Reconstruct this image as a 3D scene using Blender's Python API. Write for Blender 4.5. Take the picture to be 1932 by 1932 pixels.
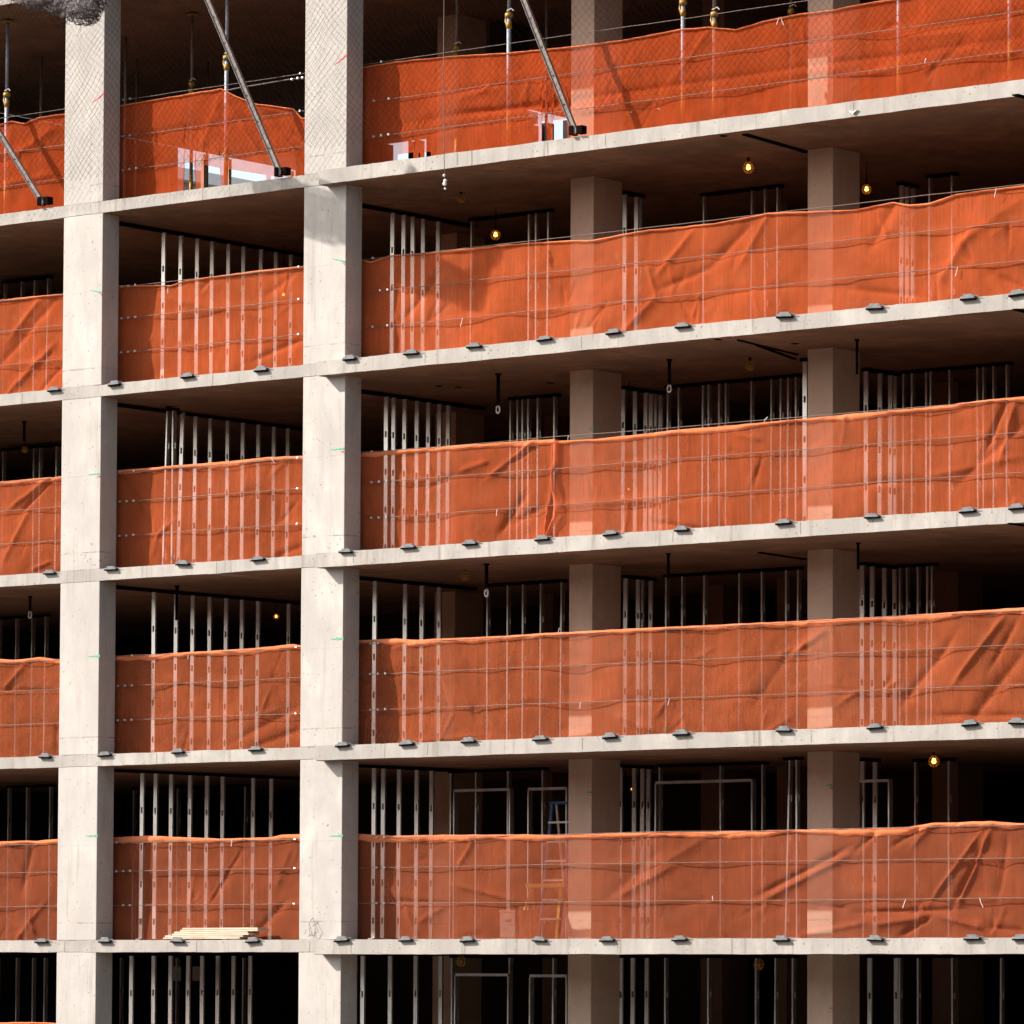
import bpy, bmesh, math, random
from mathutils import Vector, Matrix, noise
random.seed(7)
for o in list(bpy.data.objects): bpy.data.objects.remove(o)
SC = bpy.context.scene
COL = SC.collection

# ------------------------------------------------------------------ camera
F, PPX, PPY, W = 9042.22, 1637.31, 1274.63, 1932.0      # in units of a picture 1932 wide
CAM = Vector((56.3212, -55.3321, -0.2608))
yaw, pit = math.radians(54.0853), math.radians(3.35473)
FW = Vector((-math.cos(yaw)*math.cos(pit), math.sin(yaw)*math.cos(pit), math.sin(pit)))
RT = FW.cross(Vector((0, 0, 1))).normalized()
UP = RT.cross(FW)
cd = bpy.data.cameras.new('camera'); co = bpy.data.objects.new('camera', cd); COL.objects.link(co)
m = Matrix((RT, UP, -FW)).transposed().to_4x4(); m.translation = CAM
co.matrix_world = m
cd.sensor_fit = 'HORIZONTAL'; cd.sensor_width = 36
cd.lens = F/W*36
cd.shift_x = (W/2-PPX)/W; cd.shift_y = (PPY-W/2)/W
cd.clip_start = 1; cd.clip_end = 3000
SC.camera = co

# ------------------------------------------------------------------ light
SUN_TRAVEL = Vector((1.40, 1.0, -1.27)).normalized()
to_sun = -SUN_TRAVEL
elev = math.asin(to_sun.z); azim = math.atan2(to_sun.x, to_sun.y)
world = bpy.data.worlds.new('World'); SC.world = world; world.use_nodes = True
wn = world.node_tree.nodes; wl = world.node_tree.links
for n in list(wn): wn.remove(n)
sky = wn.new('ShaderNodeTexSky'); sky.sky_type = 'NISHITA'; sky.sun_disc = False
sky.sun_elevation = elev; sky.sun_rotation = azim
sky.air_density = 1.0; sky.dust_density = 3.0; sky.ozone_density = 0.5
bg = wn.new('ShaderNodeBackground'); bg.inputs[1].default_value = 0.13
wo = wn.new('ShaderNodeOutputWorld')
hz = wn.new('ShaderNodeHueSaturation'); hz.inputs['Saturation'].default_value = 0.55; hz.inputs['Value'].default_value = 1.05     # milky, hazy sky
wl.new(sky.outputs[0], hz.inputs['Color']); wl.new(hz.outputs[0], bg.inputs[0]); wl.new(bg.outputs[0], wo.inputs[0])
sd = bpy.data.lights.new('sun', 'SUN'); sd.energy = 5.0; sd.angle = math.radians(0.5); sd.color = (1.0, 0.935, 0.872)
so = bpy.data.objects.new('sun', sd); COL.objects.link(so)
so.rotation_euler = (-SUN_TRAVEL).to_track_quat('Z', 'Y').to_euler()
SC.view_settings.view_transform = 'Standard'; SC.view_settings.look = 'None'
SC.view_settings.gamma = 1.0; SC.view_settings.exposure = 1.02
SC.render.engine = 'CYCLES'
SC.cycles.max_bounces = 10; SC.cycles.diffuse_bounces = 2; SC.cycles.transparent_max_bounces = 24
SC.cycles.transmission_bounces = 6; SC.cycles.glossy_bounces = 3
SC.cycles.caustics_reflective = False; SC.cycles.caustics_refractive = False

# ------------------------------------------------------------------ helpers
def unp(x, y, ax, val):
    """the point of the plane (axis ax = val) seen at picture position x, y"""
    d = FW + RT*((x-PPX)/F) - UP*((y-PPY)/F)
    return CAM + d*((val-CAM[ax])/d[ax])

def link(name, me, mat=None, parent=None, loc=None):
    o = bpy.data.objects.new(name, me); COL.objects.link(o)
    if mat is not None and me is not None and len(me.materials) == 0: me.materials.append(mat)
    if parent: o.parent = parent
    if loc is not None: o.location = loc
    return o

def tag(o, label=None, cat=None, group=None, kind=None):
    if label: o['label'] = label
    if cat: o['category'] = cat
    if group: o['group'] = group
    if kind: o['kind'] = kind
    return o

def thing(name, loc, label, cat, group=None):
    o = bpy.data.objects.new(name, None); COL.objects.link(o); o.location = loc
    o.empty_display_size = 0.1
    return tag(o, label, cat, group, 'thing')

class MB:
    def __init__(s): s.v = []; s.f = []; s.sm = []
    def box(s, x0, x1, y0, y1, z0, z1):
        b = len(s.v)
        s.v += [(x0,y0,z0),(x1,y0,z0),(x1,y1,z0),(x0,y1,z0),(x0,y0,z1),(x1,y0,z1),(x1,y1,z1),(x0,y1,z1)]
        s.f += [(b,b+3,b+2,b+1),(b+4,b+5,b+6,b+7),(b,b+1,b+5,b+4),(b+1,b+2,b+6,b+5),(b+2,b+3,b+7,b+6),(b+3,b,b+4,b+7)]
        return s
    def prism(s, pts, y0, y1):            # polygon in x,z extruded along y
        b = len(s.v); n = len(pts)
        s.v += [(p[0], y0, p[1]) for p in pts] + [(p[0], y1, p[1]) for p in pts]
        s.f += [tuple(range(b, b+n)), tuple(range(b+2*n-1, b+n-1, -1))]
        s.f += [(b+(i+1) % n, b+i, b+n+i, b+n+(i+1) % n) for i in range(n)]
        return s
    def bar(s, p, q, w, h, up=Vector((0,0,1))):
        p, q = Vector(p), Vector(q); d = (q-p).normalized()
        a = d.cross(up)
        if a.length < 1e-4: a = d.cross(Vector((0,1,0)))
        a.normalize(); c = a.cross(d); b = len(s.v)
        for e in (p, q):
            for i, j in ((-1,-1),(1,-1),(1,1),(-1,1)): s.v.append(tuple(e + a*(i*w/2) + c*(j*h/2)))
        s.f += [(b,b+1,b+2,b+3),(b+7,b+6,b+5,b+4)] + [(b+(i+1) % 4, b+i, b+4+i, b+4+(i+1) % 4) for i in range(4)]
        return s
    def tube(s, pts, r, n=8, cap=True):
        pts = [Vector(p) for p in pts]; b = len(s.v); k = len(pts)
        rs = r if isinstance(r, (list, tuple)) else [r]*k
        for i, p in enumerate(pts):
            t = (pts[min(i+1, k-1)]-pts[max(i-1, 0)]).normalized()
            a = t.cross(Vector((0,0,1)))
            if a.length < 0.05: a = t.cross(Vector((0,1,0)))
            a.normalize(); c = a.cross(t)
            for j in range(n):
                g = 2*math.pi*j/n; s.v.append(tuple(p + a*(math.cos(g)*rs[i]) + c*(math.sin(g)*rs[i])))
        for i in range(k-1):
            for j in range(n):
                s.f.append((b+i*n+j, b+i*n+(j+1) % n, b+(i+1)*n+(j+1) % n, b+(i+1)*n+j))
        if cap: s.f += [tuple(b+j for j in range(n))[::-1], tuple(b+(k-1)*n+j for j in range(n))]
        return s
    def mesh(s, name, smooth=False):
        me = bpy.data.meshes.new(name); me.from_pydata(s.v, [], s.f); me.update()
        bm = bmesh.new(); bm.from_mesh(me); bmesh.ops.recalc_face_normals(bm, faces=bm.faces[:]); bm.to_mesh(me); bm.free()
        if smooth:
            for p in me.polygons: p.use_smooth = True
        return me
    def build(s, name, mat, parent=None, smooth=False, loc=None):
        return link(name, s.mesh(name, smooth), mat, parent, loc)

def bevelled(me, w=0.012, seg=2):
    bm = bmesh.new(); bm.from_mesh(me)
    bmesh.ops.bevel(bm, geom=bm.edges[:], offset=w, segments=seg, affect='EDGES', profile=0.6)
    bm.to_mesh(me); bm.free(); return me

# ------------------------------------------------------------------ materials
def newmat(name):
    mt = bpy.data.materials.new(name); mt.use_nodes = True
    nt = mt.node_tree; 
    for n in list(nt.nodes): nt.nodes.remove(n)
    out = nt.nodes.new('ShaderNodeOutputMaterial')
    return mt, nt, out
def N(nt, t, **k):
    n = nt.nodes.new(t)
    for a, b in k.items(): setattr(n, a, b)
    return n
def noise_n(nt, vec, scale, detail=4, rough=0.6, dist=0.0):
    n = N(nt, 'ShaderNodeTexNoise'); n.inputs['Scale'].default_value = scale; n.inputs['Detail'].default_value = detail
    n.inputs['Roughness'].default_value = rough; n.inputs['Distortion'].default_value = dist
    nt.links.new(vec, n.inputs['Vector']); return n.outputs['Fac']
def ramp(nt, fac, stops):
    r = N(nt, 'ShaderNodeValToRGB'); e = r.color_ramp.elements
    while len(e) > 1: e.remove(e[-1])
    e[0].position = stops[0][0]; e[0].color = (*stops[0][1], 1)
    for p, c in stops[1:]:
        x = e.new(p); x.color = (*c, 1)
    nt.links.new(fac, r.inputs[0]); return r.outputs[0]
def mixc(nt, fac, a, b, mode='MIX'):
    mx = N(nt, 'ShaderNodeMix', data_type='RGBA', blend_type=mode)
    for s, v in ((mx.inputs[0], fac), (mx.inputs[6], a), (mx.inputs[7], b)):
        if isinstance(v, (int, float)): s.default_value = v
        elif isinstance(v, tuple): s.default_value = (*v, 1)
        else: nt.links.new(v, s)
    return mx.outputs[2]
def mapping(nt, scale, obj=False):
    tc = N(nt, 'ShaderNodeTexCoord'); mp = N(nt, 'ShaderNodeMapping'); mp.inputs['Scale'].default_value = scale
    if obj: nt.links.new(tc.outputs['Object'], mp.inputs[0])
    else:
        g = N(nt, 'ShaderNodeNewGeometry'); nt.links.new(g.outputs['Position'], mp.inputs[0])
    return mp.outputs[0]

def concrete(name, base, dark, stain=0.5, streak=0.3, pits=0.5, seam=False, boards=False):
    mt, nt, out = newmat(name); L = nt.links.new
    p = mapping(nt, (1,1,1))
    big = noise_n(nt, p, 0.9, 5, 0.62, 0.4)
    col = ramp(nt, big, [(0.3, tuple(a*(1-0.18*stain) for a in base)), (0.62, base), (0.8, tuple(min(1,a*1.05) for a in base))])
    med = noise_n(nt, mapping(nt, (1,1,0.35)), 3.2, 6, 0.7)
    col = mixc(nt, ramp(nt, med, [(0.42, (0,0,0)), (0.7, (1,1,1))]), col, tuple(a*(1-0.16*stain) for a in base))
    st = noise_n(nt, mapping(nt, (7, 7, 0.45)), 1.0, 5, 0.7)
    col = mixc(nt, ramp(nt, st, [(0.55, (0,0,0)), (0.75, (streak,)*3)]), col, dark)
    vo = N(nt, 'ShaderNodeTexVoronoi'); vo.inputs['Scale'].default_value = 9; L(p, vo.inputs['Vector'])
    pn = noise_n(nt, p, 2.0, 2)
    ps = N(nt, 'ShaderNodeMath', operation='MULTIPLY'); L(pn, ps.inputs[0]); ps.inputs[1].default_value = 0.22
    lt = N(nt, 'ShaderNodeMath', operation='LESS_THAN'); L(vo.outputs['Distance'], lt.inputs[0]); L(ps.outputs[0], lt.inputs[1])
    pm = N(nt, 'ShaderNodeMath', operation='MULTIPLY'); L(lt.outputs[0], pm.inputs[0]); pm.inputs[1].default_value = pits*0.5
    col = mixc(nt, pm.outputs[0], col, dark)
    fine = noise_n(nt, p, 38, 4, 0.7)
    col = mixc(nt, ramp(nt, fine, [(0.35, (0,0,0)), (0.75, (0.22,)*3)]), col, tuple(a*0.72 for a in base))
    if seam:      # casting seam a hand above each floor and a faint one higher up
        tc = N(nt, 'ShaderNodeTexCoord'); sx = N(nt, 'ShaderNodeSeparateXYZ'); L(tc.outputs['Object'], sx.inputs[0])
        wob = noise_n(nt, p, 3.0, 3)
        for h, wd, amt in ((0.30, 0.012, 0.6), (1.55, 0.008, 0.25)):
            a = N(nt, 'ShaderNodeMath', operation='MULTIPLY_ADD'); L(wob, a.inputs[0]); a.inputs[1].default_value = 0.035; L(sx.outputs['Z'], a.inputs[2])
            b = N(nt, 'ShaderNodeMath', operation='SUBTRACT'); L(a.outputs[0], b.inputs[0]); b.inputs[1].default_value = h
            c = N(nt, 'ShaderNodeMath', operation='ABSOLUTE'); L(b.outputs[0], c.inputs[0])
            d = N(nt, 'ShaderNodeMath', operation='LESS_THAN'); L(c.outputs[0], d.inputs[0]); d.inputs[1].default_value = wd
            e = N(nt, 'ShaderNodeMath', operation='MULTIPLY'); L(d.outputs[0], e.inputs[0])
            br = ramp(nt, noise_n(nt, p, 6, 3), [(0.4, (0,0,0)), (0.6, (amt,)*3)]); L(br, e.inputs[1])
            col = mixc(nt, e.outputs[0], col, dark)
    grp = noise_n(nt, mapping(nt, (1.3, 1.3, 1.0)), 0.7, 7, 0.72, 1.2)      # cloudy grey laitance and warm run-off
    col = mixc(nt, ramp(nt, grp, [(0.46, (0,0,0)), (0.66, (0.55*min(1, stain),)*3)]), col, tuple(a*k for a, k in zip(base, (0.72, 0.71, 0.71))))
    rs = noise_n(nt, mapping(nt, (5, 5, 0.8)), 0.8, 5, 0.75, 0.5)
    col = mixc(nt, ramp(nt, rs, [(0.60, (0,0,0)), (0.78, (0.45*min(1, stain),)*3)]), col, tuple(a*k for a, k in zip(base, (0.88, 0.70, 0.52))))
    bs = N(nt, 'ShaderNodeBsdfPrincipled'); bs.inputs['Roughness'].default_value = 0.88
    bs.inputs['Specular IOR Level'].default_value = 0.25
    L(col, bs.inputs['Base Color'])
    bp = N(nt, 'ShaderNodeBump'); bp.inputs['Strength'].default_value = 0.25; bp.inputs['Distance'].default_value = 0.01
    L(noise_n(nt, p, 22, 6, 0.7), bp.inputs['Height']); L(bp.outputs[0], bs.inputs['Normal'])
    L(bs.outputs[0], out.inputs[0]); return mt

def plain(name, col, rough=0.6, metal=0.0, var=0.15, scale=8, emit=0.0, stretch=(1,1,1)):
    mt, nt, out = newmat(name); L = nt.links.new
    p = mapping(nt, stretch)
    c = ramp(nt, noise_n(nt, p, scale, 5, 0.65), [(0.3, tuple(a*(1-var) for a in col)), (0.7, tuple(min(1, a*(1+var)) for a in col))])
    bs = N(nt, 'ShaderNodeBsdfPrincipled'); bs.inputs['Roughness'].default_value = rough; bs.inputs['Metallic'].default_value = metal
    L(c, bs.inputs['Base Color'])
    bs.inputs['Specular IOR Level'].default_value = 0.0 if max(col) < 0.02 else 0.4
    if emit:
        bs.inputs['Emission Color'].default_value = (*col, 1); bs.inputs['Emission Strength'].default_value = emit
    L(bs.outputs[0], out.inputs[0]); return mt

def netting(name, col, hole, transl=0.45):
    """fine woven net: holes let light straight through, threads scatter and glow"""
    mt, nt, out = newmat(name); L = nt.links.new
    p = mapping(nt, (1,1,1))
    big = noise_n(nt, p, 1.3, 4, 0.6)
    c = ramp(nt, big, [(0.3, tuple(a*0.80 for a in col)), (0.7, tuple(min(1, a*1.10) for a in col))])
    du = noise_n(nt, mapping(nt, (1.2, 1.2, 2.2)), 1.6, 6, 0.7, 0.6)                # dusty, faded patches
    c = mixc(nt, ramp(nt, du, [(0.50, (0,0,0)), (0.72, (0.55,)*3)]), c, (col[0]*0.80, col[1]*1.22, col[2]*1.7))
    th = noise_n(nt, mapping(nt, (34, 34, 0.9)), 1.0, 3, 0.6)
    c = mixc(nt, ramp(nt, th, [(0.4, (0,0,0)), (0.65, (0.7,)*3)]), c, tuple(a*0.78 for a in col))
    df = N(nt, 'ShaderNodeBsdfDiffuse'); df.inputs['Roughness'].default_value = 0.6; L(c, df.inputs[0])
    tr = N(nt, 'ShaderNodeBsdfTranslucent'); L(c, tr.inputs[0])
    m1 = N(nt, 'ShaderNodeMixShader'); m1.inputs[0].default_value = transl; L(df.outputs[0], m1.inputs[1]); L(tr.outputs[0], m1.inputs[2])
    tp = N(nt, 'ShaderNodeBsdfTransparent'); tp.inputs[0].default_value = (1,1,1,1)
    hv = ramp(nt, noise_n(nt, mapping(nt, (1, 1, 0.6)), 0.9, 5, 0.7), [(0.3, (hole-0.07,)*3), (0.7, (hole+0.07,)*3)])
    m2 = N(nt, 'ShaderNodeMixShader'); L(hv, m2.inputs[0]); L(m1.outputs[0], m2.inputs[1]); L(tp.outputs[0], m2.inputs[2])
    L(m2.outputs[0], out.inputs[0]); return mt

M = {}
M['col'] = concrete('pale_concrete', (0.435, 0.402, 0.365), (0.15, 0.12, 0.09), 1.4, 0.5, 1.5, seam=True)
M['edge'] = concrete('slab_edge_concrete', (0.375, 0.346, 0.310), (0.12, 0.095, 0.07), 2.0, 0.9, 1.6)
M['inner'] = concrete('shade_brown_concrete', (0.20, 0.115, 0.08), (0.09, 0.055, 0.035), 1.0, 0.25, 0.9)  # brown base stands in for interior shade and warm bounce
M['soffit'] = concrete('bounce_tinted_soffit', (0.30, 0.165, 0.098), (0.10, 0.05, 0.03), 3.2, 0.1, 0.6)  # warm bounce from the nets and interior shade put into the base colour
M['floor'] = concrete('shade_tinted_floor', (0.15, 0.10, 0.07), (0.07, 0.045, 0.035), 1.0, 0.1, 0.4)  # base darkened and warmed to imitate the dim interior light
M['rcol'] = concrete('bounce_tinted_concrete', (0.50, 0.37, 0.28), (0.20, 0.145, 0.115), 0.9, 0.2, 1.0, seam=True)  # warm, lighter base carries the bounced light on the recessed columns
M['dark'] = concrete('shade_dark_concrete', (0.035, 0.022, 0.018), (0.015, 0.01, 0.01), 1.0, 0.2, 0.4)  # near-black base paints the shade of the deep interior
for _k, _c, _h in (('A', (0.84, 0.145, 0.040), 0.41), ('B', (0.90, 0.200, 0.066), 0.40), ('C', (0.82, 0.195, 0.070), 0.45), ('D', (0.72, 0.185, 0.072), 0.47), ('E', (0.66, 0.175, 0.076), 0.51), ('F', (0.88, 0.21, 0.08), 0.50)):
    M['net'+_k] = netting('orange_netting_'+_k, _c, _h, 0.34)
M['hem'] = netting('orange_hem', (0.98, 0.31, 0.13), 0.03, 0.22)
M['steel'] = plain('galvanised_steel', (0.62, 0.615, 0.60), 0.40, 0.8, 0.20, 4, stretch=(1,1,0.3))
M['cable'] = plain('steel_cable', (0.13, 0.095, 0.08), 0.85, 0.0, 0.4, 12)
M['clip'] = plain('bright_clamp', (0.75, 0.74, 0.72), 0.3, 0.7, 0.1, 20)
M['bracket'] = plain('grey_bracket_steel', (0.135, 0.138, 0.138), 0.8, 0.0, 0.35, 14)
M['shore'] = plain('shoring_steel', (0.26, 0.27, 0.30), 0.55, 0.2, 0.25, 9, stretch=(1,1,0.4))
M['yellow'] = plain('yellow_paint', (0.34, 0.19, 0.02), 0.5, 0.0, 0.3, 14)
M['brace'] = plain('weathered_brace', (0.17, 0.135, 0.115), 0.75, 0.0, 0.25, 10)
M['black'] = plain('black_steel', (0.008, 0.005, 0.005), 0.95, 0.0, 0.3, 8)
M['dnet'] = plain('black_cord', (0.006, 0.005, 0.005), 1.0, 0.0, 0.2, 8)
M['boards'] = plain('pale_board', (0.44, 0.37, 0.27), 0.8, 0.0, 0.3, 5, stretch=(0.5,1,6))
M['white'] = plain('white_plastic', (0.72, 0.70, 0.66), 0.5, 0.0, 0.06, 8)
M['blue'] = plain('blue_paint', (0.03, 0.10, 0.24), 0.5, 0.0, 0.2, 8)
M['green'] = plain('green_spray', (0.05, 0.30, 0.17), 0.7, 0.0, 0.2, 20)
M['red'] = plain('red_spray', (0.62, 0.03, 0.06), 0.7, 0.0, 0.2, 20)
M['bulb'] = plain('lit_bulb', (1.0, 0.52, 0.12), 0.4, 0.0, 0.0, 3, emit=2.6)
M['bulb_off'] = plain('dead_bulb', (0.22, 0.15, 0.06), 0.3, 0.0, 0.1, 3)
M['cage'] = plain('yellow_cage', (0.45, 0.22, 0.02), 0.5, 0.0, 0.2, 20)
M['tan'] = plain('tan_board', (0.40, 0.28, 0.18), 0.8, 0.0, 0.2, 5)
M['red_net'] = plain('red_sheet', (0.40, 0.06, 0.02), 0.8, 0.0, 0.2, 5)

# ------------------------------------------------------------------ ground, neighbour
def ground_mat():
    mt, nt, out = newmat('street'); p = mapping(nt, (1,1,1))
    c = ramp(nt, noise_n(nt, p, 0.15, 6, 0.6), [(0.3, (0.11,0.10,0.09)), (0.7, (0.18,0.165,0.15))])
    bs = N(nt, 'ShaderNodeBsdfPrincipled'); bs.inputs['Roughness'].default_value = 0.9
    nt.links.new(c, bs.inputs['Base Color']); nt.links.new(bs.outputs[0], out.inputs[0]); return mt
GZ = -15.0
MB().box(-900, 900, -900, 900, GZ-1, GZ).build('ground', ground_mat()); tag(bpy.data.objects['ground'], kind='structure')

def neighbour():
    mt, nt, out = newmat('pink_brick'); L = nt.links.new
    p = mapping(nt, (1,1,1))
    c = ramp(nt, noise_n(nt, p, 1.5, 5), [(0.3, (0.36,0.22,0.19)), (0.7, (0.50,0.33,0.29))])
    bs = N(nt, 'ShaderNodeBsdfPrincipled'); bs.inputs['Roughness'].default_value = 0.9; L(c, bs.inputs['Base Color']); L(bs.outputs[0], out.inputs[0])
    t = thing('brick_building', (-38, 44, GZ), 'pinkish brick building seen far behind the open top storey', 'building')
    MB().box(-8, 8, -20, 20, 0, 34.7).build('wall', mt, t)
    MB().box(-8.3, 8.3, -20.3, 20.3, 34.7, 35.0).build('cornice', M['white'], t)
    wf = MB().box(8.0, 8.05, -0.65, 0.65, -0.95, 0.95).mesh('window')
    wf.materials.append(M['white'])
    wp = MB().box(8.05, 8.06, -0.55, 0.55, -0.85, 0.85).mesh('pane'); wp.materials.append(M['blue'])
    for k in range(3):
        for j in range(10):
            o = link('window', wf, None, t, (0, -17+j*3.7, 24.6+k*3.6)); link('pane', wp, None, o)
neighbour()
def sky_blocker_row():  # unseen row added to block low sky and darken the storeys
    mt, nt, out = newmat('sky_blocker_brick'); L = nt.links.new
    c = ramp(nt, noise_n(nt, mapping(nt, (1,1,1)), 0.8, 5), [(0.3, (0.07,0.045,0.035)), (0.7, (0.13,0.09,0.07))])
    bs = N(nt, 'ShaderNodeBsdfPrincipled'); bs.inputs['Roughness'].default_value = 0.9; L(c, bs.inputs['Base Color']); L(bs.outputs[0], out.inputs[0])
    gl = MB().box(-0.6, 0.6, 0, 0.04, -0.9, 0.9).mesh('window'); gl.materials.append(M['black'])
    for i, (x, w, h, lab) in enumerate(((-95, 60, 28, 'unseen dark brick block added to cut low sky, far left behind the camera'), (-28, 66, 30, 'unseen dark brick block added to cut low sky, left behind the camera'),
                           (40, 62, 29, 'unseen dark brick block added to cut low sky, behind the camera'), (108, 66, 30, 'unseen dark brick block added to cut low sky, far right behind the camera'))):
        t = thing('brick_building', (x, -88, GZ), lab, 'building', 'unseen blocks added across the street to cut low sky')
        MB().box(-w/2, w/2, -12, 12, 0, h).build('wall', mt, t)
        for k in range(0, int(h/3.4)-1, 2):
            for j in range(8): link('window', gl, None, t, (-w/2+4+j*(w-8)/7, 12.0, 3+k*3.4))
sky_blocker_row()

# ------------------------------------------------------------------ the concrete frame
LV = {'A': 12.0, 'B': 9.0, 'C': 6.0, 'D': 3.0, 'E': 0.0, 'F': -3.0}
TOPZ = 15.50
XL, XR, YB = -9.0, 26.0, 14.0
XSTEP = 5.80
P = 0.20
bld = thing('concrete_building', (5, 5, GZ), 'unfinished concrete building frame with open storeys', 'building')
BO = Vector((5, 5, GZ))
def bpart(name, mb, mat, **k):
    mb.v = [tuple(Vector(v)-BO) for v in mb.v]
    return mb.build(name, mat, bld, **k)
levels = [-12, -9, -6, -3, 0, 3, 6, 9, 12]
random.seed(3)
def slab_mesh(z, topz, th_l, th_r):
    """slab with a slightly uneven cast edge; the right part stands forward of the columns"""
    v = []; f = []
    def strip(x0, x1, yf, th, n):
        b = len(v)
        for i in range(n+1):
            x = x0+(x1-x0)*i/n
            w = 0.010*noise.noise(Vector((x*1.3, z, 0))) + 0.006*noise.noise(Vector((x*6.1, z, 3)))
            tw = 0.010*noise.noise(Vector((x*1.7, z, 7)))+0.006*noise.noise(Vector((x*7, z, 9)))
            v.extend([(x, yf+w*0.4, topz+tw), (x, yf+w*0.3, topz-th+w*0.8), (x, YB, topz-th), (x, YB, topz)])
        for i in range(n):
            a = b+4*i; c = a+4
            f.extend([(a, c, c+1, a+1), (a+1, c+1, c+2, a+2), (a+2, c+2, c+3, a+3), (a+3, c+3, c, a)])
        f.append((b, b+1, b+2, b+3)); e = b+4*n; f.append((e+3, e+2, e+1, e))
    strip(XL, XSTEP, 0.0, th_l, 150); strip(XSTEP, XR, -P, th_r, 200)
    mb = MB(); mb.v = v; mb.f = f; return mb
for z in levels:
    bpart('floor_slab', slab_mesh(z, z, 0.190, 0.225), M['edge'])
for bx in ((XL, -1.62, 0, 14.0), (-0.72, XSTEP, 0, 14.0), (-1.62, -0.72, 0, 12.2)):      # a shaft is left open at the back
    bpart('roof_slab', MB().box(*bx, TOPZ, TOPZ+0.22), M['edge'])
bpart('roof_slab', MB().box(XSTEP, XR, -P, 14.0, TOPZ, TOPZ+0.225), M['edge']); bpart('roof_slab', MB().box(XL, -7.6, 14.0, 16.0, TOPZ, TOPZ+0.22), M['edge'])
# soffit and floor faces with interior shade and warm bounce in their colour, 4 mm proud of each slab
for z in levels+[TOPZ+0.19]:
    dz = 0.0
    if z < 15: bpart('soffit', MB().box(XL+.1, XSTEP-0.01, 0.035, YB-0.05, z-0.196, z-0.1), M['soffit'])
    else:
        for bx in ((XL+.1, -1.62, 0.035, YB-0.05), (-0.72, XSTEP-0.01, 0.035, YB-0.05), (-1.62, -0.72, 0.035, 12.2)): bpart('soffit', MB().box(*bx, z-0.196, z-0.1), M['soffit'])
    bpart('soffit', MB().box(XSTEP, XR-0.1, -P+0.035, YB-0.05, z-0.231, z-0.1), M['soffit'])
    if z < 15: bpart('shade_tinted_floor_face', MB().box(XL+.1, XR-.1, 0.10, YB-0.05, z-0.05, z+0.003), M['floor'])
# columns, one casting per storey (left edges wander a little from floor to floor)
cols = [(0.0, 0.8896, 0.004, 0.379), (5.305, 6.1877, 0.004, 0.381), (9.3624, 9.8232, 1.6525, 2.3524), (13.9336, 14.4005, 1.6613, 2.3431),
        (18.6, 19.07, 1.66, 2.34), (-5.3, -4.4, 0.004, 0.38), (3.70, 4.15, 5.0, 5.73), (8.4, 8.85, 6.2, 6.9), (13.0, 13.5, 6.2, 6.9)]
wob = {0: {'A': 0.0, 'B': 0.0}, }
marks = []
for ci, (x0, x1, y0, y1) in enumerate(cols):
    for z in levels:
        zt = z+3-0.192 if z < 12 else TOPZ
        if z < 12 and ci in (1,) : zt = z+3-0.194
        if z < 12 and ci in (2, 3, 4, 7, 8): zt = z+3-0.228
        if ci in (6,) and z < 12: zt = z+3-0.195
        j = 0.012*(noise.noise(Vector((ci*3.1, z*0.77, 1.0))))
        me = bevelled(MB().box(x0, x1, 0, y1-y0, 0, zt-z).mesh('column'), 0.010, 2)
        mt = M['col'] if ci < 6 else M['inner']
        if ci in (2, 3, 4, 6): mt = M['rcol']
        o = link('column', me, mt, bld, Vector((j if ci < 2 else 0, y0, z))-BO)
        if ci in (0, 1, 2, 3): marks.append((ci, z, o, x0, x1, y0))
# spray-painted survey marks on the arrises
def spray(parent, px, py, yplane, green, red, tilt=0.0):
    p = unp(px, py, 1, yplane)
    q = p - parent.location - BO
    big = yplane > 1; solo = red and not green
    for mat, dx, dz, wd in ((M['green'] if green else None, 0, 0, 0.08 if big else 0.24), (M['red'] if red else None, 0.02, -0.045 if green else 0, 0.22 if solo and not big else 0.05)):
        if mat is None: continue
        mb = MB(); n = 7
        pts = [(q.x-wd+wd*1.15*i/n, q.z+dz+tilt*(i/n-0.5)*0.20+0.006*math.sin(i*2.3)) for i in range(n+1)]
        tk = (0.026 if big else 0.004+0.014) 
        top = [(a, b+tk*(0.25+0.75*i/n)+0.004*math.sin(3*i)) for i, (a, b) in enumerate(pts)]; bot = [(a, b-0.004-0.008*i/n) for i, (a, b) in enumerate(pts)]
        poly = bot+top[::-1]
        mb.prism([(a+dx, b) for a, b in poly], -0.0035, 0.004)
        mb.build('paint_mark', mat, parent)
def mark(ci, z, px, py, g, r, t=0.0):
    for c, zz, o, x0, x1, y0 in marks:
        if c == ci and zz == z:
            p = unp(px, py, 1, y0); 
            spray(o, px, py, y0, g, r, t)
mark(0, 12, 192, 184, 0, 1, 0.6); mark(1, 12, 650, 112, 0, 1, 0.6)
mark(0, 9, 190, 549, 1, 1, -0.3); mark(1, 9, 648, 490, 1, 1, -0.4)
mark(0, 6, 187, 894, 1, 1); mark(1, 6, 646, 847, 1, 1)
mark(0, 3, 186, 1238, 1, 0); mark(1, 3, 645, 1205, 1, 0); mark(0, 0, 182, 1577, 1, 0); mark(1, 0, 644, 1577, 1, 0)
mark(2, 12, 1118, 162, 0, 1, 0.6); mark(3, 12, 1568, 92, 1, 1); mark(2, 9, 1116, 518, 1, 1); mark(3, 9, 1568, 468, 1, 0)
mark(2, 6, 1120, 809, 1, 0); mark(3, 6, 1570, 782, 1, 0); mark(2, 0, 1116, 1495, 1, 1); mark(3, 0, 1569, 1482, 1, 1); mark(3, -3, 1569, 1903, 0, 1)
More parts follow.
